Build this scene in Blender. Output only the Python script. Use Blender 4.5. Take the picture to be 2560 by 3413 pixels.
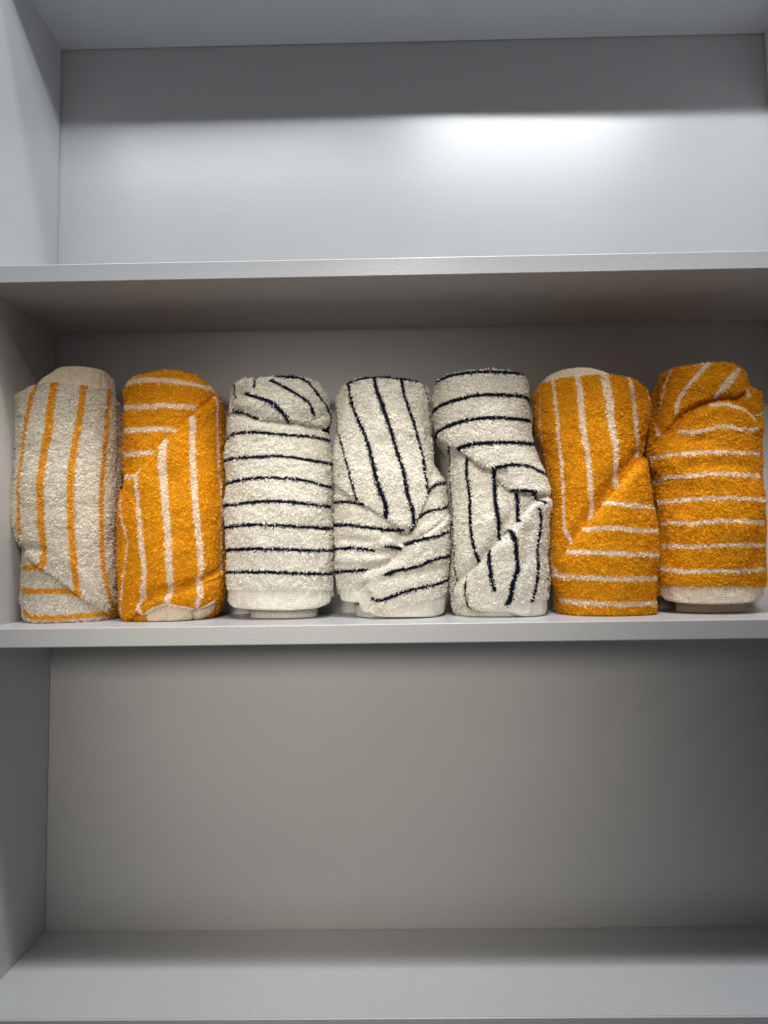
import bpy, math
import numpy as np

S = bpy.context.scene
for o in list(bpy.data.objects):
    bpy.data.objects.remove(o)
COL = S.collection

# ------------------------------------------------------------------ camera
W, H = 2560.0, 3413.0
CAM = np.array([0.0, -0.82, -0.01954])
PITCH, YAW, ROLL, FPX = 0.06834, -0.01317, -0.01385, 2321.22

def basis():
    cx, sx = math.cos(PITCH), math.sin(PITCH)
    cy, sy = math.cos(YAW), math.sin(YAW)
    cr, sr = math.cos(ROLL), math.sin(ROLL)
    f = np.array([sy * cx, cy * cx, sx])
    r0 = np.array([cy, -sy, 0.0])
    u0 = np.cross(r0, f)
    return cr * r0 + sr * u0, -sr * r0 + cr * u0, f
RR, UU, FF = basis()

cd = bpy.data.cameras.new('camera')
cam = bpy.data.objects.new('camera', cd)
COL.objects.link(cam)
from mathutils import Matrix, Vector
cam.matrix_world = Matrix(((RR[0], UU[0], -FF[0], CAM[0]), (RR[1], UU[1], -FF[1], CAM[1]),
                           (RR[2], UU[2], -FF[2], CAM[2]), (0, 0, 0, 1)))
cd.sensor_fit = 'HORIZONTAL'
cd.sensor_width = 36.0
cd.lens = FPX / W * 36.0
cd.clip_start = 0.01
cd.clip_end = 50
S.camera = cam
S.render.resolution_x, S.render.resolution_y = 768, 1024

# ------------------------------------------------------------------ light
wd = bpy.data.worlds.new('World')
S.world = wd
wd.use_nodes = True
bg = wd.node_tree.nodes['Background']
bg.inputs[0].default_value = (0.98, 0.98, 1.0, 1)
bg.inputs[1].default_value = 0.09

def lamp(name, kind, loc, target, power, color, **kw):
    l = bpy.data.lights.new(name, kind)
    l.energy = power
    l.color = color
    for k, v in kw.items():
        setattr(l, k, v)
    o = bpy.data.objects.new(name, l)
    COL.objects.link(o)
    o.location = loc
    d = Vector(target) - Vector(loc)
    o.rotation_euler = d.to_track_quat('-Z', 'Y').to_euler()
    return o

# a ceiling downlight, two small lamps over the case, and two added warm fill spots in front
lamp('ceiling_lamp', 'SPOT', (0.15, -0.58, 2.10), (0.05, 0.0, -0.2), 102.0, (0.95, 0.975, 1.0),
     spot_size=math.radians(60), spot_blend=1.0, shadow_soft_size=0.09)
lamp('cabinet_lamp', 'AREA', (0.30, -0.25, 0.930), (0.27, 0.19, 0.34), 3.8, (0.97, 0.985, 1.0),
     shape='RECTANGLE', size=0.46, size_y=0.014)
lamp('cabinet_lamp', 'AREA', (-0.42, -0.33, 1.035), (-0.42, 0.19, 0.31), 4.4, (0.92, 0.96, 1.0),
     shape='RECTANGLE', size=0.60, size_y=0.12)
lamp('fill_spot', 'SPOT', (-0.30, -1.30, 0.22), (-0.08, 0.19, -0.19), 48.0, (1.0, 0.90, 0.77),  # added fill for the lower compartment; its soft cone leaves the right side dark
     spot_size=math.radians(40), spot_blend=1.0, shadow_soft_size=0.16)
o = lamp('fill_spot', 'SPOT', (0.05, -1.20, 1.02), (0.05, 0.06, 0.11), 112.0, (1.0, 0.93, 0.82),  # added narrow fill, stretched sideways to brighten the row of towels
     spot_size=math.radians(10.5), spot_blend=1.0, shadow_soft_size=0.10)
o.scale = (7.0, 1.0, 1.0)

S.view_settings.view_transform = 'Standard'
S.view_settings.look = 'None'
S.view_settings.exposure = 0.0
S.view_settings.gamma = 1.0
S.view_settings.use_curve_mapping = False
S.render.engine = 'CYCLES'
S.cycles.max_bounces = 8
S.cycles.diffuse_bounces = 6

# ------------------------------------------------------------------ materials
def nodes(name):
    m = bpy.data.materials.new(name)
    m.use_nodes = True
    nt = m.node_tree
    return m, nt, nt.nodes['Principled BSDF']

def cabinet_material(name='grey_satin_panel', gloss=0.0):
    m, nt, b = nodes(name)
    L = nt.links
    tc = nt.nodes.new('ShaderNodeTexCoord')
    n1 = nt.nodes.new('ShaderNodeTexNoise'); n1.inputs['Scale'].default_value = 5.0
    n1.inputs['Detail'].default_value = 3.0
    n2 = nt.nodes.new('ShaderNodeTexNoise'); n2.inputs['Scale'].default_value = 420.0
    n2.inputs['Detail'].default_value = 3.0
    L.new(tc.outputs['Object'], n1.inputs['Vector'])
    L.new(tc.outputs['Object'], n2.inputs['Vector'])
    mx = nt.nodes.new('ShaderNodeMix'); mx.data_type = 'RGBA'
    mx.inputs[6].default_value = (0.57, 0.578, 0.588, 1)
    mx.inputs[7].default_value = (0.63, 0.637, 0.643, 1)
    L.new(n1.outputs['Fac'], mx.inputs[0])
    mx2 = nt.nodes.new('ShaderNodeMix'); mx2.data_type = 'RGBA'; mx2.blend_type = 'MULTIPLY'
    mx2.inputs[0].default_value = 0.24
    L.new(mx.outputs[2], mx2.inputs[6])
    L.new(n2.outputs['Fac'], mx2.inputs[7])
    L.new(mx2.outputs[2], b.inputs['Base Color'])
    mr = nt.nodes.new('ShaderNodeMapRange')
    mr.inputs[3].default_value = 0.27 - gloss; mr.inputs[4].default_value = 0.38 - gloss
    L.new(n1.outputs['Fac'], mr.inputs[0])
    L.new(mr.outputs[0], b.inputs['Roughness'])
    bp = nt.nodes.new('ShaderNodeBump')
    b.inputs['Specular IOR Level'].default_value = 0.65
    bp.inputs['Strength'].default_value = 0.25
    bp.inputs['Distance'].default_value = 0.0006
    L.new(n2.outputs['Fac'], bp.inputs['Height'])
    L.new(bp.outputs[0], b.inputs['Normal'])
    return m

def terry_material(name, ground, stripe, vlo=0.80, sheen=0.04):
    m, nt, b = nodes(name)
    L = nt.links
    a = nt.nodes.new('ShaderNodeAttribute'); a.attribute_name = 'dye'
    v = nt.nodes.new('ShaderNodeAttribute'); v.attribute_name = 'yarn'
    mx = nt.nodes.new('ShaderNodeMix'); mx.data_type = 'RGBA'
    mx.inputs[6].default_value = (*ground, 1); mx.inputs[7].default_value = (*stripe, 1)
    L.new(a.outputs['Fac'], mx.inputs[0])
    hv = nt.nodes.new('ShaderNodeHueSaturation')
    mr = nt.nodes.new('ShaderNodeMapRange')
    mr.inputs[3].default_value = vlo; mr.inputs[4].default_value = 1.18
    L.new(v.outputs['Fac'], mr.inputs[0])
    L.new(mr.outputs[0], hv.inputs['Value'])
    L.new(mx.outputs[2], hv.inputs['Color'])
    L.new(hv.outputs[0], b.inputs['Base Color'])
    b.inputs['Roughness'].default_value = 0.9
    b.inputs['Specular IOR Level'].default_value = 0.03
    b.inputs['Sheen Weight'].default_value = sheen
    b.inputs['Sheen Roughness'].default_value = 0.5
    # cotton loops let some light through
    tr = nt.nodes.new('ShaderNodeBsdfTranslucent')
    L.new(hv.outputs[0], tr.inputs['Color'])
    ms = nt.nodes.new('ShaderNodeMixShader'); ms.inputs[0].default_value = 0.30
    L.new(b.outputs[0], ms.inputs[1]); L.new(tr.outputs[0], ms.inputs[2])
    L.new(ms.outputs[0], nt.nodes['Material Output'].inputs['Surface'])
    return m

def hem_material(name, colr):
    m, nt, b = nodes(name)
    L = nt.links
    tc = nt.nodes.new('ShaderNodeTexCoord')
    hs = []
    for prof, sc in (('Z', 150.0), ('X', 110.0)):
        w = nt.nodes.new('ShaderNodeTexWave'); w.wave_type = 'BANDS'; w.bands_direction = prof
        w.inputs['Scale'].default_value = sc
        w.inputs['Distortion'].default_value = 5.0
        w.inputs['Detail'].default_value = 2.0
        w.inputs['Detail Scale'].default_value = 3.0
        L.new(tc.outputs['Object'], w.inputs['Vector'])
        hs.append(w)
    ad = nt.nodes.new('ShaderNodeMath'); ad.operation = 'MULTIPLY'
    L.new(hs[0].outputs['Fac'], ad.inputs[0]); L.new(hs[1].outputs['Fac'], ad.inputs[1])
    n = nt.nodes.new('ShaderNodeTexNoise'); n.inputs['Scale'].default_value = 90
    n.inputs['Detail'].default_value = 5
    L.new(tc.outputs['Object'], n.inputs['Vector'])
    mp = nt.nodes.new('ShaderNodeMapping'); mp.inputs['Scale'].default_value = (3, 3, 0.35)
    L.new(tc.outputs['Object'], mp.inputs['Vector'])
    n2 = nt.nodes.new('ShaderNodeTexNoise'); n2.inputs['Scale'].default_value = 120
    L.new(mp.outputs[0], n2.inputs['Vector'])
    cr = nt.nodes.new('ShaderNodeMix'); cr.data_type = 'RGBA'
    cr.inputs[6].default_value = (colr[0] * .62, colr[1] * .60, colr[2] * .56, 1)
    cr.inputs[7].default_value = (min(colr[0] * 1.12, .9), min(colr[1] * 1.12, .9), min(colr[2] * 1.12, .9), 1)
    av = nt.nodes.new('ShaderNodeMath'); av.operation = 'MULTIPLY_ADD'
    av.inputs[1].default_value = 0.5
    L.new(n.outputs['Fac'], av.inputs[0])
    hf = nt.nodes.new('ShaderNodeMath'); hf.operation = 'MULTIPLY'; hf.inputs[1].default_value = 0.5
    L.new(n2.outputs['Fac'], hf.inputs[0]); L.new(hf.outputs[0], av.inputs[2])
    wv = nt.nodes.new('ShaderNodeMath'); wv.operation = 'MULTIPLY_ADD'; wv.inputs[1].default_value = 0.5
    L.new(ad.outputs[0], wv.inputs[0]); L.new(av.outputs[0], wv.inputs[2])
    sb = nt.nodes.new('ShaderNodeMath'); sb.operation = 'SUBTRACT'; sb.inputs[1].default_value = 0.12
    sb.use_clamp = True
    L.new(wv.outputs[0], sb.inputs[0]); L.new(sb.outputs[0], cr.inputs[0])
    L.new(cr.outputs[2], b.inputs['Base Color'])
    bp = nt.nodes.new('ShaderNodeBump'); bp.inputs['Strength'].default_value = 0.7
    bp.inputs['Distance'].default_value = 0.0012
    L.new(ad.outputs[0], bp.inputs['Height'])
    L.new(bp.outputs[0], b.inputs['Normal'])
    b.inputs['Roughness'].default_value = 0.8
    b.inputs['Specular IOR Level'].default_value = 0.25
    return m

ORANGE = (0.86, 0.405, 0.016)
CREAM = (0.80, 0.735, 0.62)
WHITE = (0.80, 0.775, 0.70)
NAVY = (0.007, 0.010, 0.032)
M_CAB = cabinet_material()
M_EDGE = cabinet_material('grey_edging', 0.06)
M_WO = terry_material('cream_terry_orange_stripe', (0.84, 0.785, 0.69), (0.86, 0.42, 0.04), 0.70)
M_OW = terry_material('orange_terry_cream_stripe', ORANGE, (0.96, 0.82, 0.66), 0.64)
M_WN = terry_material('white_terry_navy_stripe', (0.85, 0.83, 0.765), NAVY, 0.68)
M_HC = hem_material('cream_woven_hem', (0.80, 0.68, 0.54))
M_HW = hem_material('white_woven_hem', (0.80, 0.78, 0.72))

# ------------------------------------------------------------------ mesh helpers
def link_mesh(name, verts, faces, mat, parent=None, smooth=True, attrs=None):
    me = bpy.data.meshes.new(name)
    verts = np.asarray(verts, dtype=np.float32)
    faces = np.asarray(faces, dtype=np.int32)
    k = faces.shape[1]
    me.vertices.add(len(verts)); me.vertices.foreach_set('co', verts.ravel())
    me.loops.add(faces.size); me.loops.foreach_set('vertex_index', faces.ravel())
    me.polygons.add(len(faces))
    me.polygons.foreach_set('loop_start', np.arange(0, faces.size, k, dtype=np.int32))
    me.polygons.foreach_set('use_smooth', np.full(len(faces), smooth))
    for an, av in (attrs or {}).items():
        at = me.attributes.new(an, 'FLOAT', 'POINT')
        at.data.foreach_set('value', np.asarray(av, dtype=np.float32))
    me.update(calc_edges=True)
    me.validate()
    me.materials.append(mat)
    o = bpy.data.objects.new(name, me)
    COL.objects.link(o)
    if parent:
        o.parent = parent
    return o

def empty(name, loc, label, cat, group=None):
    o = bpy.data.objects.new(name, None)
    COL.objects.link(o)
    o.location = loc
    o.empty_display_size = 0.03
    o['label'] = label
    o['category'] = cat
    if group:
        o['group'] = group
    return o

def box(name, lo, hi, mat, parent, bevel=0.0012, label=None):
    (x0, y0, z0), (x1, y1, z1) = lo, hi
    px, py, pz = parent.location
    v = [(x - px, y - py, z - pz) for x in (x0, x1) for y in (y0, y1) for z in (z0, z1)]
    f = [(0, 1, 3, 2), (4, 6, 7, 5), (0, 4, 5, 1), (2, 3, 7, 6), (0, 2, 6, 4), (1, 5, 7, 3)]
    o = link_mesh(name, v, f, mat, parent, smooth=True)
    b = o.modifiers.new('bevel', 'BEVEL')
    b.width = bevel; b.segments = 3; b.limit_method = 'ANGLE'
    b.harden_normals = True
    if label:
        o['label'] = label
    return o

# ------------------------------------------------------------------ shelf unit
XL, XR, D = -0.49775, 0.57132, 0.19079
TH = 0.0227
Z_A, Z_B, Z_C, Z_D = 0.76668, 0.32239, -0.09441 - TH, -0.53424 - TH     # undersides
SHELF_Z = -0.09441
unit = empty('shelf_unit', (0.036, D, Z_D), 'grey painted open shelf unit whose middle compartment holds the rolled towels', 'shelf unit')
G = 0.0012
box('back_panel', (XL - 0.018, D, Z_D - 0.01), (XR + 0.018, D + 0.012, Z_A + TH + 0.01), M_CAB, unit)
box('side_panel', (XL - 0.018, 0.0005, Z_D - 0.01), (XL, D - G, Z_A + TH + 0.01), M_CAB, unit)
box('side_panel', (XR, 0.0005, Z_D - 0.01), (XR + 0.018, D - G, Z_A + TH + 0.01), M_CAB, unit)
for z in (Z_A, Z_B, Z_C, Z_D):
    sh = box('shelf', (XL + 0.0004, 0.0030, z + 0.0002), (XR - 0.0004, D - G, z + TH - 0.0002), M_CAB, unit, bevel=0.0002)
    eb = box('edge_band', (XL + 0.0004, 0.0, z), (XR - 0.0004, 0.0030, z + TH), M_EDGE, unit, bevel=0.0014)
    eb.parent = sh

# ------------------------------------------------------------------ towels
NEXP = 2.25            # cross-section exponent
FRONT_Y = 0.068

def ray(X, Y):
    X = np.asarray(X, float); Y = np.asarray(Y, float)
    return (FF[None] + RR[None] * ((X - W / 2) / FPX)[:, None] - UU[None] * ((Y - H / 2) / FPX)[:, None])

def at_depth(px, y):
    """photo pixels -> world x, z on the plane of depth y"""
    px = np.asarray(px, float).reshape(-1, 2)
    d = ray(px[:, 0], px[:, 1])
    t = (np.broadcast_to(y, len(px)) - CAM[1]) / d[:, 1]
    return CAM[0] + d[:, 0] * t, CAM[2] + d[:, 2] * t

def resample(p, step=0.002):
    p = np.asarray(p, float)
    seg = np.hypot(*(p[1:] - p[:-1]).T)
    L = np.concatenate([[0], np.cumsum(seg)])
    n = max(2, int(L[-1] / step))
    t = np.linspace(0, L[-1], n)
    return np.stack([np.interp(t, L, p[:, 0]), np.interp(t, L, p[:, 1])], 1)

def smooth_line(px, it=2):
    """round the corners of a traced line"""
    p = np.asarray(px, float)
    for _ in range(it):
        if len(p) < 3:
            return p
        q = [p[0]]
        for a, b in zip(p[:-1], p[1:]):
            q += [a * .75 + b * .25, a * .25 + b * .75]
        q.append(p[-1])
        p = np.array(q)
    return p

def seg_dist(P, line):
    best = np.full(len(P), 1e9)
    for a, b in zip(line[:-1], line[1:]):
        ab = b - a
        t = np.clip(((P - a) @ ab) / (ab @ ab + 1e-18), 0, 1)
        d = np.hypot(*(P - a - t[:, None] * ab).T)
        best = np.minimum(best, d)
    return best

def inside(P, poly):
    c = np.zeros(len(P), bool)
    x, y = P.T
    n = len(poly)
    for i in range(n):
        x0, y0 = poly[i]; x1, y1 = poly[(i + 1) % n]
        if y0 == y1:
            continue
        cond = (y0 > y) != (y1 > y)
        xx = (x1 - x0) * (y - y0) / (y1 - y0) + x0
        c ^= cond & (x < xx)
    return c

def sdist(P, poly):
    d = seg_dist(P, np.vstack([poly, poly[:1]]))
    return np.where(inside(P, poly), d, -d)

class SmoothNoise:
    def __init__(self, rng, cell):
        self.c = cell
        self.g = rng.standard_normal((80, 80))
    def __call__(self, s, z):
        u = (s / self.c) % 79; v = (z / self.c) % 79
        i = u.astype(int); j = v.astype(int)
        fu = u - i; fv = v - j
        fu = fu * fu * (3 - 2 * fu); fv = fv * fv * (3 - 2 * fv)
        i1 = (i + 1) % 80; j1 = (j + 1) % 80
        g = self.g
        return (g[i, j] * (1 - fu) * (1 - fv) + g[i1, j] * fu * (1 - fv) + g[i, j1] * (1 - fu) * fv + g[i1, j1] * fu * fv)

class Towel:
    def __init__(self, spec):
        self.sp = spec
        self.ox, self.oy = spec['origin']
        self.rng = np.random.default_rng(spec['seed'])
        self.b = spec.get('depth', 0.055)
        self.yf = spec.get('front', FRONT_Y)
        self.ya = self.yf + self.b
        rows = np.array(spec['rows'], float)
        k = 800 / 1659.0
        self.k = k
        Y = self.oy + rows[:, 0] * k
        xl, z = at_depth(np.stack([self.ox + rows[:, 1] * k, Y], 1), self.ya)
        xr, _ = at_depth(np.stack([self.ox + rows[:, 2] * k, Y], 1), self.ya)
        o = np.argsort(z)
        # the outline is where the line of sight grazes the roll, not its widest point
        half = (xr - xl) / 2 - 0.0022
        mid = (xr + xl) / 2
        slope = (mid - CAM[0]) / (self.ya - CAM[1])
        half = np.sqrt(half ** 2 - 0.85 * (self.b * slope) ** 2)
        self.rz, self.rl, self.rr = z[o], (mid - half)[o], (mid + half)[o]
        self.a0 = float(np.mean(self.rr - self.rl) / 2)
        self.base = (float(np.mean(self.rl + self.rr) / 2), self.ya, SHELF_Z)
        self.n1 = SmoothNoise(self.rng, 0.035)
        self.n2 = SmoothNoise(self.rng, 0.013)
        self.n3 = SmoothNoise(self.rng, 0.0042)
        # contours, as height above which the cloth ends, by angle
        tp = self.px_to_surf(spec['top'])
        # loops stand a little proud of the rim
        tp[:, 1] -= 0.001
        o = np.argsort(tp[:, 0]); self.top_s, self.top_z = tp[o, 0], tp[o, 1]
        if 'bottom' in spec:
            bp = self.px_to_surf(spec['bottom'])
            o = np.argsort(bp[:, 0]); self.bot_s, self.bot_z = bp[o, 0], np.maximum(bp[o, 1], SHELF_Z + 0.0006)
        else:
            self.bot_s, self.bot_z = np.array([-1, 1.]), np.array([SHELF_Z + 0.0006] * 2)
        self.lines = []
        for ln in spec['stripes']:
            w = ln[0]
            pts = self.px_to_surf(smooth_line(ln[1]))
            # a stripe that runs off the visible side goes on round the roll
            p = pts
            lim = self.a0 * math.pi / 2
            d0 = p[0] - p[1]; d1 = p[-1] - p[-2]
            if abs(p[0][0]) > lim * 0.72 and abs(d0[0]) > abs(d0[1]) * 1.2:
                p = np.vstack([[math.copysign(math.pi * self.a0, p[0][0]), p[0][1]], p])
            if abs(p[-1][0]) > lim * 0.72 and abs(d1[0]) > abs(d1[1]) * 1.2:
                p = np.vstack([p, [math.copysign(math.pi * self.a0, p[-1][0]), p[-1][1]]])
            self.lines.append((w * k * 0.000375 / 2, p))     # half width in metres
        self.layers = []
        for h, poly, kind in spec.get('layers', []):
            self.layers.append((h, self.px_to_surf(poly), kind))
        self.creases = []
        for h, wd, ln in spec.get('creases', []):
            self.creases.append((h, wd, self.px_to_surf(smooth_line(ln))))

    def cx_a(self, z):
        l = np.interp(z, self.rz, self.rl); r = np.interp(z, self.rz, self.rr)
        return (l + r) / 2, (r - l) / 2

    def px_to_surf(self, pts):
        """crop pixels -> (s, z) on the front of the roll"""
        p = np.asarray(pts, float)
        P = np.stack([self.ox + p[:, 0] * self.k, self.oy + p[:, 1] * self.k], 1)
        y = np.full(len(P), self.yf + 0.01)
        for _ in range(8):
            x, z = at_depth(P, y)
            c, a = self.cx_a(z)
            u = np.clip((x - c) / a, -0.995, 0.995)
            th = np.sign(u) * np.arcsin(np.abs(u) ** (NEXP / 2))
            y = 0.5 * y + 0.5 * (self.ya - self.b * np.cos(th) ** (2 / NEXP))
        return np.stack([th * self.a0, z], 1)

    def surf(self, th, z, off):
        """angle, height, outward offset -> point"""
        c, a = self.cx_a(z)
        e = 2 / NEXP
        sn, cs = np.sin(th), np.cos(th)
        sx = np.sign(sn) * np.abs(sn) ** e
        sy = np.sign(cs) * np.abs(cs) ** e
        nx, ny = sn, -cs
        return np.stack([c + a * sx + nx * off, self.ya - self.b * sy + ny * off, z], 1)

    def offset(self, th, z):
        s = th * self.a0
        P = np.stack([s, z], 1)
        off = 0.0012 * self.n1(s + 1, z + 1) + 0.0005 * self.n2(s + 1, z + 1) + 0.0003 * self.n3(s + 1, z + 1)
        face = np.clip(np.cos(th) * 1.4, 0.0, 1)
        for h, poly, kind in self.layers:
            sd = sdist(P, poly)
            r = 0.0045
            t = np.clip(sd / r, 0, 1)
            prof = np.sqrt(np.maximum(0, 1 - (1 - t) ** 2))
            g = np.where(sd < 0, np.exp(sd / 0.004), 0)
            if h > 0:
                off = off + (1.3 * h * prof - 0.0036 * g) * face
            else:
                off = off + h * prof * face
        for h, wd, ln in self.creases:
            d = seg_dist(P, ln)
            off = off + (1.7 if h < 0 else 1.3) * h * np.exp(-(d / wd) ** 2) * face
        return off

    def dye(self, P):
        best = np.full(len(P), 1e9)
        for hw, ln in self.lines:
            best = np.minimum(best, seg_dist(P, ln) - hw)
        return best

    def label_of(self, P):
        lab = np.zeros(len(P), int)
        for i, (h, poly, kind) in enumerate(self.layers):
            if kind:
                lab[inside(P, poly)] = i + 1
        return lab

    def build(self):
        sp = self.sp
        root = empty('rolled_towel', self.base, sp['label'], 'towel', 'striped towels rolled and stood in a row')
        base = np.array(self.base)
        nth, nv = 300, 250
        th = np.linspace(-math.pi, math.pi, nth, endpoint=False)
        zt = np.interp(th * self.a0, self.top_s, self.top_z)
        zb = np.interp(th * self.a0, self.bot_s, self.bot_z)
        # ends of the contours wrap round the back
        v = np.linspace(0, 1, nv)
        TH, V = np.meshgrid(th, v)
        ZT = np.broadcast_to(zt, TH.shape); ZB = np.broadcast_to(zb, TH.shape)
        Z = ZB + (ZT - ZB) * V
        t1, z1 = TH.ravel(), Z.ravel()
        off = self.offset(t1, z1)
        rim = 0.007
        u = np.clip((z1 - (ZT.ravel() - rim)) / rim, 0, 1)
        off = off - rim * (1 - np.sqrt(np.maximum(0, 1 - u * u * 0.96)))
        rb = 0.0014 if 'bottom' in sp else 0.004
        ub = np.clip(((ZB.ravel() + rb) - z1) / rb, 0, 1)
        off = off - rb * (1 - np.sqrt(np.maximum(0, 1 - ub * ub * 0.9)))
        P = self.surf(t1, z1, off).reshape(nv, nth, 3)
        SZ = np.stack([t1 * self.a0, z1], 1)
        dye = np.clip(0.5 - self.dye(SZ) / 0.0012, 0, 1)
        fi, fj = np.meshgrid(np.arange(nv - 1), np.arange(nth), indexing='ij')
        j1 = (fj + 1) % nth
        F = np.stack([fi * nth + fj, fi * nth + j1, (fi + 1) * nth + j1, (fi + 1) * nth + fj], -1).reshape(-1, 4)
        cen = np.stack([(th[fj.ravel()] + math.pi / nth) * self.a0, (Z[fi, fj].ravel() + Z[fi + 1, fj].ravel()) / 2], 1)
        lab = self.label_of(cen)
        V3 = P.reshape(-1, 3) - base
        # rolled end: rings spiralling into the top and the underside
        capv, capf = [], []
        def cap(ring, sgn, start):
            c0 = ring.mean(0)
            prev = ring
            vs, fs = [], []
            nr = 34
            idx0 = None
            for q in range(1, nr):
                t = q / nr
                ph = th / (2 * math.pi)
                dip = -(0.004 if sgn > 0 else 0.012) * min(1, t * 12) - 0.0016 * np.cos(2 * math.pi * (t * 7 + ph))
                r = ring * (1 - t) + c0 * t
                r = r.copy(); r[:, 2] += sgn * dip * min(1, t * 12)
                vs.append(r)
            vs.append(np.repeat(c0[None], nth, 0) + np.array([0, 0, -sgn * 0.004]))
            vs = np.concatenate(vs)
            return vs, nr
        topring = P[-1]; botring = P[0]
        extra_v, extra_f = [], []
        nbase = len(V3)
        for ring, row, sgn in ((topring, nv - 1, 1), (botring, 0, -1)):
            if sgn < 0 and 'bottom' not in sp:
                continue
            vs, nr = cap(ring, sgn, 0)
            st = nbase + sum(len(e) for e in extra_v)
            extra_v.append(vs - base)
            for q in range(nr):
                a = (row * nth if q == 0 else st + (q - 1) * nth) + np.arange(nth)
                bq = st + q * nth + np.arange(nth)
                a1, b1 = np.roll(a, -1), np.roll(bq, -1)
                f = np.stack([a, a1, b1, bq], 1)
                if sgn < 0:
                    f = f[:, ::-1]
                extra_f.append(f)
        VA = np.concatenate([V3] + extra_v)
        DA = np.concatenate([dye] + [np.zeros(len(e)) for e in extra_v])
        YA = np.full(len(VA), 0.35)
        # tufts of the pile
        Zm = z1.reshape(nv, nth)
        perim = 2 * math.pi * self.a0
        ht = float(np.mean(zt - zb))
        lim = math.radians(128)
        sp_ = sp.get('pile_gap', 0.00124)
        n = int((2 * lim * self.a0) * ht / sp_ ** 2)
        rt = self.rng.uniform(-lim, lim, n); rv = self.rng.uniform(0.001, 1.0, n)
        rzt = np.interp(rt * self.a0, self.top_s, self.top_z); rzb = np.interp(rt * self.a0, self.bot_s, self.bot_z)
        rz = rzb + (rzt - rzb) * rv
        fj_ = (rt + math.pi) / (2 * math.pi) * nth; fi_ = rv * (nv - 1)
        j = np.floor(fj_).astype(int) % nth; i = np.clip(np.floor(fi_).astype(int), 0, nv - 2)
        dj = (fj_ - np.floor(fj_))[:, None]; di = (fi_ - i)[:, None]
        jn = (j + 1) % nth
        p = (P[i, j] * (1 - di) * (1 - dj) + P[i + 1, j] * di * (1 - dj) + P[i, jn] * (1 - di) * dj + P[i + 1, jn] * di * dj)
        eu = P[i, jn] - P[i, j]; ev = P[i + 1, j] - P[i, j]
        eu /= np.linalg.norm(eu, axis=1)[:, None] + 1e-12; ev /= np.linalg.norm(ev, axis=1)[:, None] + 1e-12
        nn = np.cross(eu, ev); nn /= np.linalg.norm(nn, axis=1)[:, None] + 1e-12
        tl = self.label_of(np.stack([rt * self.a0, rz], 1))
        keep = np.array([True] + [kd != 'woven_hem' for _, _, kd in self.layers])[tl]
        p, eu, ev, nn, rt, rz, tl = [q[keep] for q in (p, eu, ev, nn, rt, rz, tl)]
        n = len(p)
        clump = self.n2(rt * self.a0 * 4 + 3, rz * 4 + 3)
        ang = self.rng.uniform(0, 2 * math.pi, n)
        tilt = self.rng.uniform(0.2, 1.15, n)
        dr = np.cos(ang)[:, None] * eu + np.sin(ang)[:, None] * ev - 0.25 * ev
        sd = -np.sin(ang)[:, None] * eu + np.cos(ang)[:, None] * ev
        hgt = (self.rng.uniform(0.0014, 0.0030, n) * (1 + 0.18 * clump))[:, None]
        wid = self.rng.uniform(0.00040, 0.00072, n)[:, None]
        up = nn * np.cos(tilt)[:, None] + dr * np.sin(tilt)[:, None]
        up2 = nn * np.cos(tilt * 1.8)[:, None] + dr * np.sin(tilt * 1.8)[:, None]
        q0 = p - nn * 0.0003
        q1 = q0 + up * hgt * 0.55 + nn * 0.0003
        q2 = q1 + up2 * hgt * 0.45
        q3 = q2 + (dr * 0.55 - nn * 0.45) * hgt * 0.35
        tv = np.stack([q0 - sd * wid * .8, q0 + sd * wid * .8, q1 - sd * wid, q1 + sd * wid,
                       q2 - sd * wid * .9, q2 + sd * wid * .9, q3 - sd * wid * .4, q3 + sd * wid * .4], 1)
        jz = np.stack([rt * self.a0, rz], 1) + self.rng.normal(0, 0.00038, (n, 2))
        td = (self.dye(jz) < 0.0001).astype(float)
        ty = np.clip(self.rng.normal(0.60, 0.24, n) + 0.10 * clump, 0, 1)
        mats = {'terry': sp['mat'], 'hem': sp['hem_mat']}
        # split by part
        for li in range(len(self.layers) + 1):
            kd = 'terry_roll' if li == 0 else self.layers[li - 1][2]
            if not kd:
                continue
            fs = F[lab == li]
            if li == 0 and extra_f:
                fs = np.concatenate([fs] + extra_f)
            if len(fs) == 0:
                continue
            used, inv = np.unique(fs, return_inverse=True)
            vv = VA[used]; ff = inv.reshape(-1, 4)
            dd = DA[used]; yy = YA[used]
            if kd != 'woven_hem':
                m = tl == li
                k_ = int(m.sum())
                if k_:
                    st = len(vv)
                    tvv = tv[m].reshape(-1, 3) - base
                    b0 = st + np.arange(k_) * 8
                    qf = np.concatenate([np.stack([b0 + a, b0 + a + 1, b0 + a + 3, b0 + a + 2], 1) for a in (0, 2, 4)])
                    vv = np.concatenate([vv, tvv]); ff = np.concatenate([ff, qf])
                    dd = np.concatenate([dd, np.repeat(td[m], 8)]); yy = np.concatenate([yy, np.repeat(ty[m], 8)])
            mat = sp['hem_mat'] if kd == 'woven_hem' else sp['mat']
            link_mesh(kd, vv, ff, mat, root, attrs={'dye': dd, 'yarn': yy})
        # inner turns of the roll that show below the outer one
        for c in sp.get('core', []):
            self.core(root, base, *c)
        return root

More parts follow.
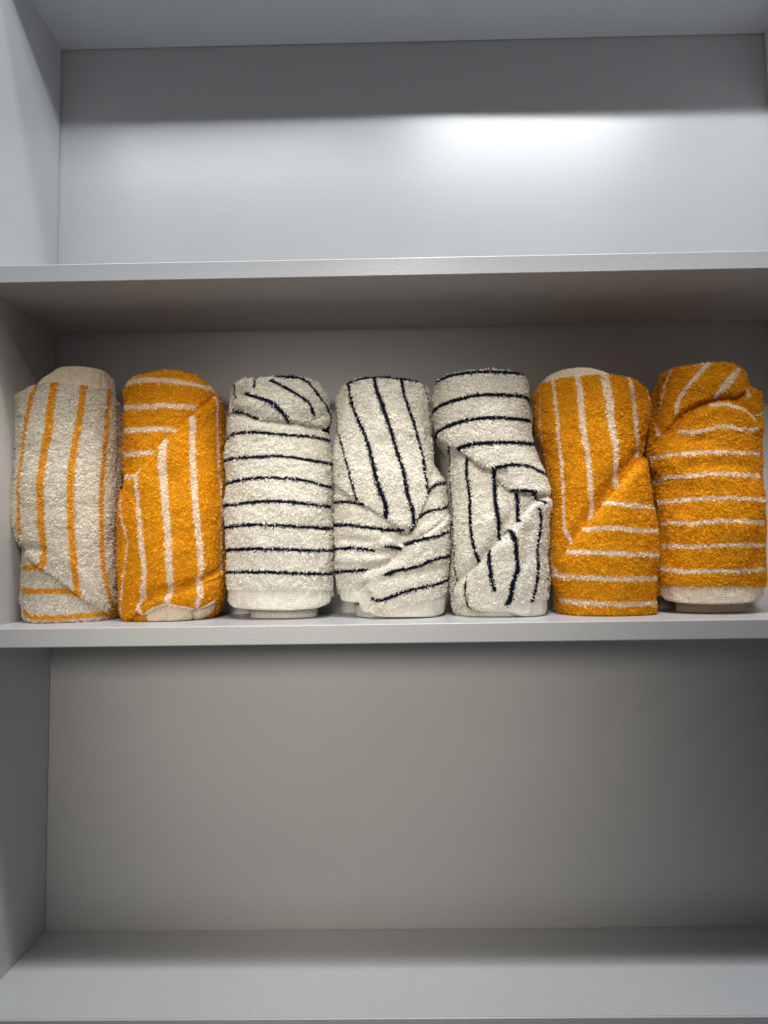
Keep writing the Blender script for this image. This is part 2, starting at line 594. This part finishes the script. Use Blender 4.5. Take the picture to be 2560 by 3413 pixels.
    def core(self, root, base, x0, x1, ytop, setback):
        P0 = np.array([[self.ox + x0 * self.k, self.oy + ytop * self.k], [self.ox + x1 * self.k, self.oy + ytop * self.k]])
        yy = self.yf + setback + (self.b - setback)
        x, z = at_depth(P0, yy)
        cx, a = x.mean(), (x[1] - x[0]) / 2
        b = self.b - setback
        nth, nv = 160, 14
        th = np.linspace(-math.pi, math.pi, nth, endpoint=False)
        zz = np.linspace(SHELF_Z + 0.0006, z.mean() + 0.012, nv)
        T, Zz = np.meshgrid(th, zz)
        wob = 1 + 0.012 * np.sin(3 * T + 1) + 0.008 * np.sin(7 * T)
        v = np.stack([cx + a * np.sin(T) * wob, yy - b * np.cos(T) * wob, Zz], -1).reshape(-1, 3)
        fi, fj = np.meshgrid(np.arange(nv - 1), np.arange(nth), indexing='ij')
        j1 = (fj + 1) % nth
        F = np.stack([fi * nth + fj, fi * nth + j1, (fi + 1) * nth + j1, (fi + 1) * nth + fj], -1).reshape(-1, 4)
        link_mesh('inner_roll', v - base, F, self.sp['hem_mat'], root)

C1, C2, C3, C4 = (0, 1150), (700, 1150), (1400, 1150), (1760, 1150)
FL, HM = 'folded_flap', 'woven_hem'

TOWELS = [
 dict(origin=C1, seed=11, mat=M_WO, hem_mat=M_HC,
  label='off-white towel with thin orange vertical stripes and cream top hem, beside the left panel',
  rows=[(260, 133, 835), (340, 130, 845), (500, 133, 848), (700, 138, 850), (900, 130, 848), (1100, 115, 845), (1250, 112, 842), (1340, 128, 842),
        (1400, 160, 840), (1600, 155, 838), (1750, 158, 836), (1850, 175, 830), (1915, 200, 815)],
  top=[(125, 350), (190, 305), (260, 255), (330, 190), (390, 155), (430, 143), (560, 140), (670, 155), (740, 175), (785, 225), (820, 320), (845, 370)],
  stripes=[(30, [(265, 270), (235, 400), (205, 560), (185, 750), (170, 950), (160, 1150), (160, 1390)]),
           (40, [(390, 255), (370, 450), (345, 620), (315, 760), (300, 1000), (300, 1250), (320, 1400), (315, 1520), (290, 1535), (158, 1540)]),
           (42, [(572, 270), (560, 430), (525, 650), (495, 850), (490, 1050), (495, 1300), (505, 1450), (520, 1600), (540, 1720)]),
           (38, [(530, 1725), (470, 1698), (300, 1700), (160, 1700)]),
           (40, [(735, 290), (730, 500), (710, 700), (685, 950), (685, 1200), (690, 1450), (710, 1620), (745, 1760), (780, 1870)]),
           (30, [(838, 370), (838, 600), (830, 900), (825, 1300), (828, 1700)]),
           (34, [(170, 1840), (230, 1880), (420, 1888), (560, 1870), (760, 1855)])],
  layers=[(0.0042, [(60, 1400), (165, 1390), (230, 1480), (310, 1560), (430, 1650), (550, 1745), (660, 1810), (740, 1860), (1000, 1890), (1000, 100), (60, 100)], FL),
          (-0.0016, [(60, 340), (270, 275), (400, 262), (500, 275), (620, 298), (760, 305), (860, 345), (1000, 345), (1000, 60), (60, 60)], HM)],
  creases=[(-0.0025, 0.006, [(250, 300), (240, 240), (330, 170)]), (0.002, 0.007, [(480, 1480), (600, 1640), (720, 1800)]),
           (-0.001, 0.002, [(690, 180), (700, 290)]), (-0.0008, 0.002, [(470, 160), (480, 260)]), (-0.002, 0.006, [(60, 1330), (150, 1400), (300, 1420)])]),
 dict(origin=C1, seed=12, mat=M_OW, hem_mat=M_HC,
  label='orange towel with cream stripes, creased cream hem peeking out at its foot, second from left',
  rows=[(330, 868, 1535), (420, 864, 1556), (700, 864, 1568), (900, 862, 1570), (1000, 858, 1570), (1100, 852, 1568), (1300, 845, 1568), (1600, 843, 1565),
        (1750, 846, 1558), (1850, 856, 1520), (1915, 890, 1460)],
  top=[(870, 285), (900, 222), (1000, 185), (1100, 166), (1200, 162), (1330, 192), (1430, 240), (1480, 300), (1530, 345), (1560, 400)],
  stripes=[(36, [(866, 300), (890, 265), (960, 243), (1100, 240), (1250, 255), (1400, 285), (1480, 312)]),
           (34, [(860, 430), (1000, 425), (1150, 415), (1350, 435)]),
           (34, [(860, 590), (950, 585), (1100, 575), (1210, 590)]),
           (34, [(860, 755), (960, 748), (1055, 740)]),
           (34, [(860, 912), (950, 905)]),
           (24, [(872, 1060), (885, 1250), (905, 1350), (890, 1500), (880, 1650), (865, 1850)]),
           (34, [(970, 868), (975, 1100), (990, 1300), (1005, 1500), (1020, 1600), (1000, 1720), (968, 1800), (990, 1860)]),
           (38, [(1150, 665), (1130, 800), (1145, 1000), (1160, 1200), (1175, 1400), (1180, 1600), (1182, 1700), (1165, 1740), (1160, 1790)]),
           (42, [(1325, 510), (1320, 750), (1330, 950), (1345, 1200), (1372, 1400), (1375, 1600), (1370, 1680), (1350, 1810)]),
           (30, [(1480, 370), (1490, 600), (1495, 800), (1515, 1100), (1520, 1400), (1525, 1600)])],
  layers=[(0.0045, [(800, 1040), (865, 1000), (950, 905), (1010, 835), (1150, 650), (1300, 515), (1370, 450), (1470, 365), (1530, 330), (1700, 320), (1700, 1600), (1500, 1600), (1380, 1650), (1250, 1705), (1080, 1740), (1000, 1790), (965, 1850), (800, 2000)], FL),
          (0.0060, [(950, 1850), (1000, 1775), (1080, 1732), (1250, 1700), (1380, 1640), (1500, 1580), (1620, 1560), (1620, 1780), (1480, 1780), (1350, 1840), (1150, 1800), (1000, 1870)], FL),
          (0.0015, [(1000, 1860), (1080, 1805), (1150, 1785), (1280, 1805), (1360, 1825), (1470, 1755), (1510, 1800), (1440, 1880), (1300, 1960), (1130, 1960), (1030, 1960)], HM)],
  creases=[(-0.004, 0.006, [(1180, 1680), (1300, 1655), (1400, 1610), (1500, 1560)]), (-0.003, 0.006, [(980, 1760), (1060, 1700), (1160, 1690)]),
           (-0.002, 0.006, [(900, 1350), (880, 1550)]), (0.002, 0.010, [(1250, 700), (1250, 1400)]), (-0.003, 0.005, [(1130, 1915), (1120, 1840)]), (-0.003, 0.004, [(1360, 1900), (1350, 1830)])]),
 dict(origin=C2, seed=13, mat=M_WN, hem_mat=M_HW,
  label='white towel with level navy stripes, twisted top and a hem band round its foot',
  rows=[(265, 172, 760), (370, 162, 822), (450, 156, 845), (490, 135, 848), (540, 116, 845), (600, 112, 830), (680, 112, 840), (900, 112, 852), (1200, 112, 858),
        (1600, 112, 863), (1700, 118, 866), (1780, 124, 862), (1830, 140, 850)],
  top=[(165, 300), (185, 265), (230, 236), (330, 222), (450, 212), (600, 214), (700, 240), (770, 285), (830, 360), (850, 430)],
  bottom=[(116, 1775), (150, 1812), (300, 1830), (550, 1835), (750, 1817), (835, 1780), (866, 1740)],
  stripes=[(22, [(108, 655), (170, 612), (280, 600), (420, 610), (560, 625), (700, 630), (830, 668)]),
           (23, [(110, 797), (200, 778), (350, 775), (480, 765), (620, 785), (750, 805), (845, 832)]),
           (24, [(112, 957), (200, 935), (360, 915), (520, 920), (650, 935), (760, 965), (855, 992)]),
           (24, [(112, 1110), (200, 1095), (330, 1080), (500, 1080), (620, 1092), (750, 1110), (858, 1118)]),
           (24, [(112, 1260), (200, 1248), (330, 1240), (500, 1250), (650, 1255), (858, 1272)]),
           (24, [(110, 1415), (300, 1408), (500, 1410), (700, 1422), (860, 1418)]),
           (24, [(108, 1570), (300, 1568), (480, 1572), (700, 1582), (865, 1575)]),
           (15, [(180, 285), (213, 280), (190, 325), (197, 370)]),
           (22, [(325, 230), (320, 295)]),
           (26, [(265, 340), (330, 365), (430, 400), (490, 460), (545, 525)]),
           (24, [(430, 255), (500, 290), (600, 350), (680, 410), (700, 480)]),
           (20, [(165, 455), (230, 465), (280, 495), (330, 505)]),
           (26, [(460, 222), (550, 228), (630, 236), (700, 310), (750, 370), (800, 440), (835, 500), (825, 555), (780, 590)]),
           (16, [(755, 280), (790, 325), (812, 375)])],
  layers=[(0.0048, [(100, 100), (900, 100), (900, 560), (830, 600), (760, 570), (600, 535), (480, 530), (330, 515), (250, 480), (140, 470), (60, 440)], FL),
          (-0.0012, [(40, 1690), (200, 1692), (500, 1694), (900, 1692), (900, 1990), (40, 1990)], HM)],
  creases=[(-0.003, 0.005, [(165, 440), (280, 480), (420, 520), (600, 545), (760, 585)]), (0.0025, 0.006, [(190, 430), (280, 400), (400, 410)]),
           (-0.003, 0.006, [(220, 340), (250, 270)]), (-0.002, 0.006, [(560, 480), (700, 540), (830, 450)]), (0.002, 0.008, [(300, 560), (500, 560), (640, 590)])],
  core=[(285, 745, 1835, 0.026)]),
 dict(origin=C2, seed=14, mat=M_WN, hem_mat=M_HW,
  label='white towel whose slanting navy stripes end in a pointed fold above wrinkled cloth',
  rows=[(320, 898, 1500), (400, 888, 1516), (600, 872, 1526), (750, 862, 1532), (850, 856, 1545), (900, 854, 1585), (960, 856, 1625), (1100, 858, 1640), (1300, 862, 1645),
        (1600, 868, 1645), (1700, 878, 1640), (1780, 895, 1632), (1850, 930, 1620), (1870, 1000, 1600)],
  top=[(890, 350), (940, 278), (985, 247), (1060, 224), (1160, 214), (1290, 224), (1420, 248), (1470, 282), (1510, 340)],
  bottom=[(870, 1720), (905, 1765), (960, 1778), (1020, 1780), (1060, 1850), (1200, 1880), (1400, 1880), (1560, 1880), (1640, 1850)],
  stripes=[(22, [(978, 272), (1060, 237), (1160, 226), (1280, 238), (1400, 255), (1440, 262)]),
           (26, [(985, 275), (1000, 380), (1030, 500), (1075, 600), (1105, 700), (1140, 850), (1165, 960), (1195, 1050), (1220, 1120), (1215, 1190)]),
           (20, [(893, 350), (900, 520), (930, 640), (960, 770), (990, 900), (1010, 980), (1030, 1070)]),
           (24, [(1140, 235), (1160, 330), (1200, 450), (1235, 570), (1285, 740), (1320, 850), (1345, 980), (1370, 1080), (1400, 1180), (1395, 1280)]),
           (24, [(1305, 240), (1325, 350), (1365, 480), (1395, 600), (1430, 720), (1450, 830), (1475, 930), (1490, 1030)]),
           (18, [(1445, 262), (1475, 370), (1490, 480), (1510, 600), (1528, 720)]),
           (22, [(1495, 1022), (1530, 982), (1590, 955), (1640, 950)]),
           (22, [(1435, 1200), (1490, 1155), (1560, 1137), (1650, 1115)]),
           (24, [(1345, 1380), (1450, 1345), (1560, 1320), (1650, 1275)]),
           (24, [(1220, 1585), (1300, 1555), (1420, 1535), (1500, 1490), (1570, 1470), (1650, 1450)]),
           (24, [(1125, 1750), (1180, 1770), (1250, 1740), (1370, 1690), (1500, 1665), (1640, 1620)]),
           (24, [(860, 1085), (950, 1082), (1065, 1103)]),
           (26, [(862, 1245), (970, 1240), (1080, 1262), (1200, 1275), (1325, 1278)]),
           (24, [(864, 1412), (970, 1400), (1060, 1408), (1120, 1420)]), (24, [(1215, 1392), (1270, 1395), (1315, 1408)]),
           (24, [(865, 1570), (970, 1560), (1070, 1555)]),
           (14, [(838, 700), (850, 850), (858, 930)])],
  layers=[(0.0052, [(780, 940), (850, 950), (940, 1010), (1030, 1090), (1130, 1145), (1220, 1205), (1310, 1280), (1350, 1310), (1400, 1295), (1430, 1200), (1490, 1045), (1545, 860), (1700, 600), (1700, 100), (780, 100)], FL),
          (0.0042, [(1140, 1425), (1230, 1400), (1330, 1375), (1430, 1340), (1560, 1250), (1760, 1150), (1760, 1990), (1160, 1990), (1100, 1830), (1120, 1740), (1050, 1600), (1080, 1565), (1210, 1530), (1290, 1450), (1310, 1400)], FL),
          (-0.0010, [(800, 1688), (1000, 1690), (1120, 1702), (1118, 1760), (1060, 1990), (800, 1990)], HM),
          (-0.0025, [(1060, 1840), (1200, 1848), (1300, 1815), (1450, 1770), (1640, 1690), (1800, 1640), (1800, 1990), (1060, 1990)], HM)],
  creases=[(-0.005, 0.006, [(1230, 1290), (1320, 1310), (1390, 1290), (1400, 1330), (1310, 1340)]),
           (-0.0035, 0.006, [(1120, 1440), (1240, 1435), (1310, 1430), (1280, 1480), (1210, 1515), (1080, 1545)]),
           (0.003, 0.006, [(1150, 1350), (1300, 1370), (1450, 1300), (1640, 1180)]), (-0.002, 0.005, [(880, 1340), (1050, 1350), (1200, 1350)]),
           (-0.002, 0.006, [(1190, 1620), (1350, 1590), (1500, 1560), (1640, 1510)]), (-0.003, 0.006, [(1540, 870), (1500, 980), (1560, 1060)]),
           (0.002, 0.006, [(900, 1480), (1050, 1490), (1180, 1470)]), (-0.002, 0.003, [(1000, 1690), (1100, 1640)]), (0.002, 0.012, [(1150, 400), (1270, 1000)])],
  core=[(1010, 1560, 1850, 0.010)]),
 dict(origin=C3, seed=15, mat=M_WN, hem_mat=M_HW,
  label='crumpled white towel, level navy stripes across its top and broken upright ones below',
  rows=[(290, 92, 730), (400, 80, 740), (500, 78, 745), (600, 84, 752), (680, 110, 762), (760, 168, 775), (850, 186, 820), (900, 192, 850), (1000, 197, 872),
        (1100, 200, 880), (1200, 202, 876), (1400, 203, 872), (1600, 196, 872), (1700, 196, 872), (1800, 214, 872), (1860, 240, 866)],
  top=[(92, 300), (140, 236), (230, 190), (330, 172), (480, 168), (560, 170), (650, 188), (710, 225), (730, 270)],
  stripes=[(24, [(80, 325), (140, 258), (230, 215), (330, 196), (480, 192), (600, 200), (670, 207), (728, 240)]),
           (26, [(76, 485), (130, 440), (210, 405), (330, 365), (450, 350), (600, 352), (700, 365), (742, 392)]),
           (28, [(125, 612), (170, 585), (250, 545), (350, 520), (460, 510), (600, 515), (748, 526)]),
           (28, [(285, 725), (340, 695), (470, 680), (620, 680), (762, 686)]),
           (24, [(505, 858), (560, 842), (640, 832), (720, 838), (770, 860), (830, 895), (862, 925)]),
           (22, [(640, 1005), (700, 1010), (770, 1015), (800, 1060), (820, 1095)]),
           (20, [(200, 690), (202, 780), (214, 900), (224, 1050), (226, 1200), (233, 1350), (240, 1480), (245, 1600), (228, 1700)]),
           (28, [(325, 780), (325, 900), (345, 1050), (345, 1200), (365, 1350), (385, 1450), (395, 1520)]),
           (27, [(510, 865), (515, 1000), (525, 1120), (545, 1220), (550, 1340)]),
           (24, [(670, 1030), (685, 1100), (680, 1215)]),
           (25, [(780, 1130), (805, 1180), (800, 1300), (785, 1420), (790, 1560), (775, 1670), (745, 1775)]),
           (28, [(625, 1285), (650, 1370), (660, 1470), (665, 1560), (625, 1650), (620, 1740), (595, 1800)]),
           (25, [(480, 1420), (485, 1520), (495, 1620), (515, 1690)]),
           (25, [(330, 1610), (335, 1720), (350, 1810)]),
           (12, [(862, 1600), (858, 1740)])],
  layers=[(0.0055, [(0, 560), (60, 570), (130, 645), (200, 690), (285, 735), (370, 800), (430, 850), (495, 870), (560, 960), (610, 1000), (700, 1030), (780, 1030), (1000, 1060), (1000, 80), (0, 80)], FL),
          (0.0055, [(760, 1100), (700, 1190), (650, 1265), (570, 1330), (490, 1410), (400, 1520), (330, 1580), (320, 1680), (340, 1830), (420, 1850), (600, 1850), (1000, 1990), (1000, 1040), (830, 1060)], FL),
          (-0.0015, [(360, 1835), (500, 1812), (640, 1790), (760, 1770), (1000, 1740), (1000, 1990), (360, 1990)], HM)],
  creases=[(-0.005, 0.008, [(560, 900), (610, 1020), (650, 1130), (610, 1230), (560, 1280)]), (-0.003, 0.007, [(430, 860), (470, 1000), (480, 1150)]),
           (-0.004, 0.006, [(540, 1330), (450, 1430), (370, 1530)]), (0.002, 0.006, [(670, 1550), (600, 1630), (540, 1690)]), (-0.002, 0.005, [(640, 1570), (560, 1660)]),
           (-0.004, 0.005, [(260, 1830), (330, 1815), (400, 1850)]), (-0.003, 0.004, [(560, 1280), (600, 1340)]), (0.003, 0.010, [(850, 960), (860, 1100)]), (-0.002, 0.007, [(720, 1300), (720, 1500)]),
           (-0.004, 0.007, [(200, 1640), (290, 1600), (330, 1560)])]),
 dict(origin=C3, seed=16, mat=M_OW, hem_mat=M_HC,
  label='orange towel with cream top hem, its cream stripes meeting at a diagonal fold',
  rows=[(250, 815, 1530), (300, 790, 1565), (350, 778, 1588), (450, 776, 1595), (550, 785, 1588), (620, 792, 1572), (700, 820, 1545), (780, 840, 1528), (850, 852, 1540), (950, 868, 1552),
        (1050, 882, 1572), (1120, 892, 1586), (1250, 892, 1606), (1350, 888, 1616), (1500, 880, 1612), (1600, 890, 1610), (1680, 915, 1608), (1750, 935, 1604), (1800, 940, 1603), (1860, 950, 1590)],
  top=[(790, 270), (850, 213), (900, 182), (960, 157), (1080, 140), (1180, 142), (1270, 165), (1340, 198), (1450, 218), (1520, 238), (1570, 285), (1595, 340)],
  stripes=[(30, [(915, 235), (925, 350), (950, 500), (960, 650), (980, 780), (990, 950), (995, 1100), (1005, 1250), (1020, 1320), (1040, 1390)]),
           (36, [(1085, 205), (1110, 330), (1115, 450), (1130, 600), (1160, 750), (1175, 900), (1180, 1050), (1185, 1130), (1170, 1190)]),
           (38, [(1270, 195), (1295, 350), (1310, 500), (1330, 640), (1345, 760), (1350, 880), (1365, 965)]),
           (36, [(1450, 235), (1475, 380), (1480, 500), (1490, 600), (1505, 680), (1520, 760)]),
           (20, [(1575, 300), (1590, 400), (1585, 520)]),
           (14, [(825, 300), (832, 500), (850, 750), (872, 900)]), (22, [(882, 1380), (892, 1480), (930, 1550), (950, 1570)]),
           (30, [(1280, 1090), (1350, 1100), (1450, 1110), (1592, 1125)]),
           (32, [(1130, 1275), (1200, 1270), (1300, 1265), (1400, 1270), (1500, 1285), (1612, 1285)]),
           (32, [(1040, 1430), (1150, 1430), (1300, 1440), (1450, 1445), (1622, 1450)]),
           (34, [(940, 1590), (1050, 1600), (1200, 1610), (1400, 1615), (1612, 1612)]),
           (34, [(935, 1750), (1050, 1770), (1200, 1785), (1400, 1790), (1605, 1780)])],
  layers=[(0.0052, [(1620, 700), (1540, 760), (1500, 830), (1430, 905), (1360, 1000), (1250, 1120), (1160, 1230), (1040, 1395), (990, 1470), (950, 1570), (935, 1660), (930, 1990), (1800, 1990), (1800, 700)], FL),
          (-0.0014, [(700, 300), (800, 275), (870, 258), (920, 242), (1000, 222), (1100, 212), (1250, 206), (1350, 208), (1400, 190), (1400, 60), (700, 60)], HM)],
  creases=[(-0.004, 0.009, [(1510, 760), (1400, 880), (1280, 1030), (1150, 1180), (1020, 1370), (960, 1500), (930, 1600)]), (0.004, 0.022, [(1300, 400), (1250, 700)]),
           (-0.002, 0.008, [(1330, 1000), (1250, 1150)]), (-0.002, 0.006, [(890, 1250), (900, 1450)])]),
 dict(origin=C4, seed=17, mat=M_OW, hem_mat=M_HC,
  label='orange towel with level cream stripes, cowled top and straight cream hem band at its foot',
  rows=[(250, 862, 1545), (300, 858, 1570), (350, 852, 1588), (450, 846, 1603), (600, 826, 1614), (720, 810, 1608), (850, 812, 1606), (950, 848, 1608), (1050, 862, 1622),
        (1200, 876, 1628), (1400, 880, 1631), (1600, 872, 1631), (1650, 872, 1629), (1760, 876, 1610)],
  top=[(850, 260), (900, 195), (990, 165), (1080, 145), (1180, 130), (1280, 117), (1350, 114), (1420, 126), (1470, 165), (1520, 225), (1560, 290)],
  bottom=[(868, 1735), (950, 1765), (1050, 1782), (1250, 1793), (1450, 1788), (1560, 1775), (1615, 1745)],
  stripes=[(30, [(1250, 130), (1210, 170), (1150, 250), (1090, 320), (1050, 380), (1040, 460)]),
           (18, [(1150, 140), (1250, 132)]),
           (24, [(1010, 185), (960, 280), (940, 370), (915, 430)]),
           (34, [(1430, 180), (1370, 250), (1330, 310), (1300, 350)]),
           (26, [(1515, 310), (1532, 350)]), (22, [(1560, 490), (1612, 475)]),
           (22, [(872, 510), (885, 570), (915, 625)]),
           (18, [(895, 200), (866, 245)]),
           (30, [(1270, 415), (1350, 405), (1430, 430), (1500, 460), (1550, 510)]),
           (26, [(1030, 595), (1120, 605), (1220, 590), (1300, 565), (1380, 560), (1450, 580), (1570, 588)]),
           (26, [(915, 770), (1000, 755), (1100, 750), (1300, 735), (1450, 745), (1605, 750)]),
           (28, [(900, 938), (960, 910), (1100, 905), (1250, 890), (1400, 890), (1612, 905)]),
           (28, [(870, 1090), (950, 1085), (1050, 1070), (1200, 1060), (1400, 1055), (1628, 1070)]),
           (28, [(880, 1235), (960, 1225), (1020, 1225), (1130, 1235), (1250, 1220), (1400, 1215), (1632, 1225)]),
           (28, [(882, 1385), (1000, 1390), (1150, 1395), (1300, 1385), (1450, 1380), (1633, 1385)]),
           (28, [(885, 1530), (980, 1550), (1100, 1570), (1250, 1560), (1400, 1565), (1633, 1550)])],
  layers=[(0.0050, [(780, 700), (860, 680), (900, 640), (980, 560), (1060, 465), (1180, 400), (1300, 360), (1410, 350), (1455, 352), (1485, 325), (1500, 270), (1505, 50), (780, 50)], FL),
          (-0.0006, [(780, 1662), (1000, 1664), (1300, 1668), (1800, 1664), (1800, 1990), (780, 1990)], HM)],
  creases=[(-0.004, 0.007, [(900, 680), (1000, 590), (1080, 490), (1200, 420), (1320, 380)]), (-0.003, 0.007, [(1400, 375), (1500, 415), (1590, 520)]),
           (0.003, 0.008, [(1180, 470), (1350, 400), (1480, 460), (1560, 560)]), (-0.002, 0.008, [(1130, 830), (1300, 820), (1500, 830)]),
           (-0.002, 0.008, [(900, 1000), (1100, 990)]), (0.003, 0.012, [(1150, 280), (1300, 240), (1400, 260)]), (-0.002, 0.007, [(1000, 640), (1200, 660)])],
  core=[(1030, 1490, 1790, 0.028)]),
]
for t in TOWELS:
    Towel(t).build()
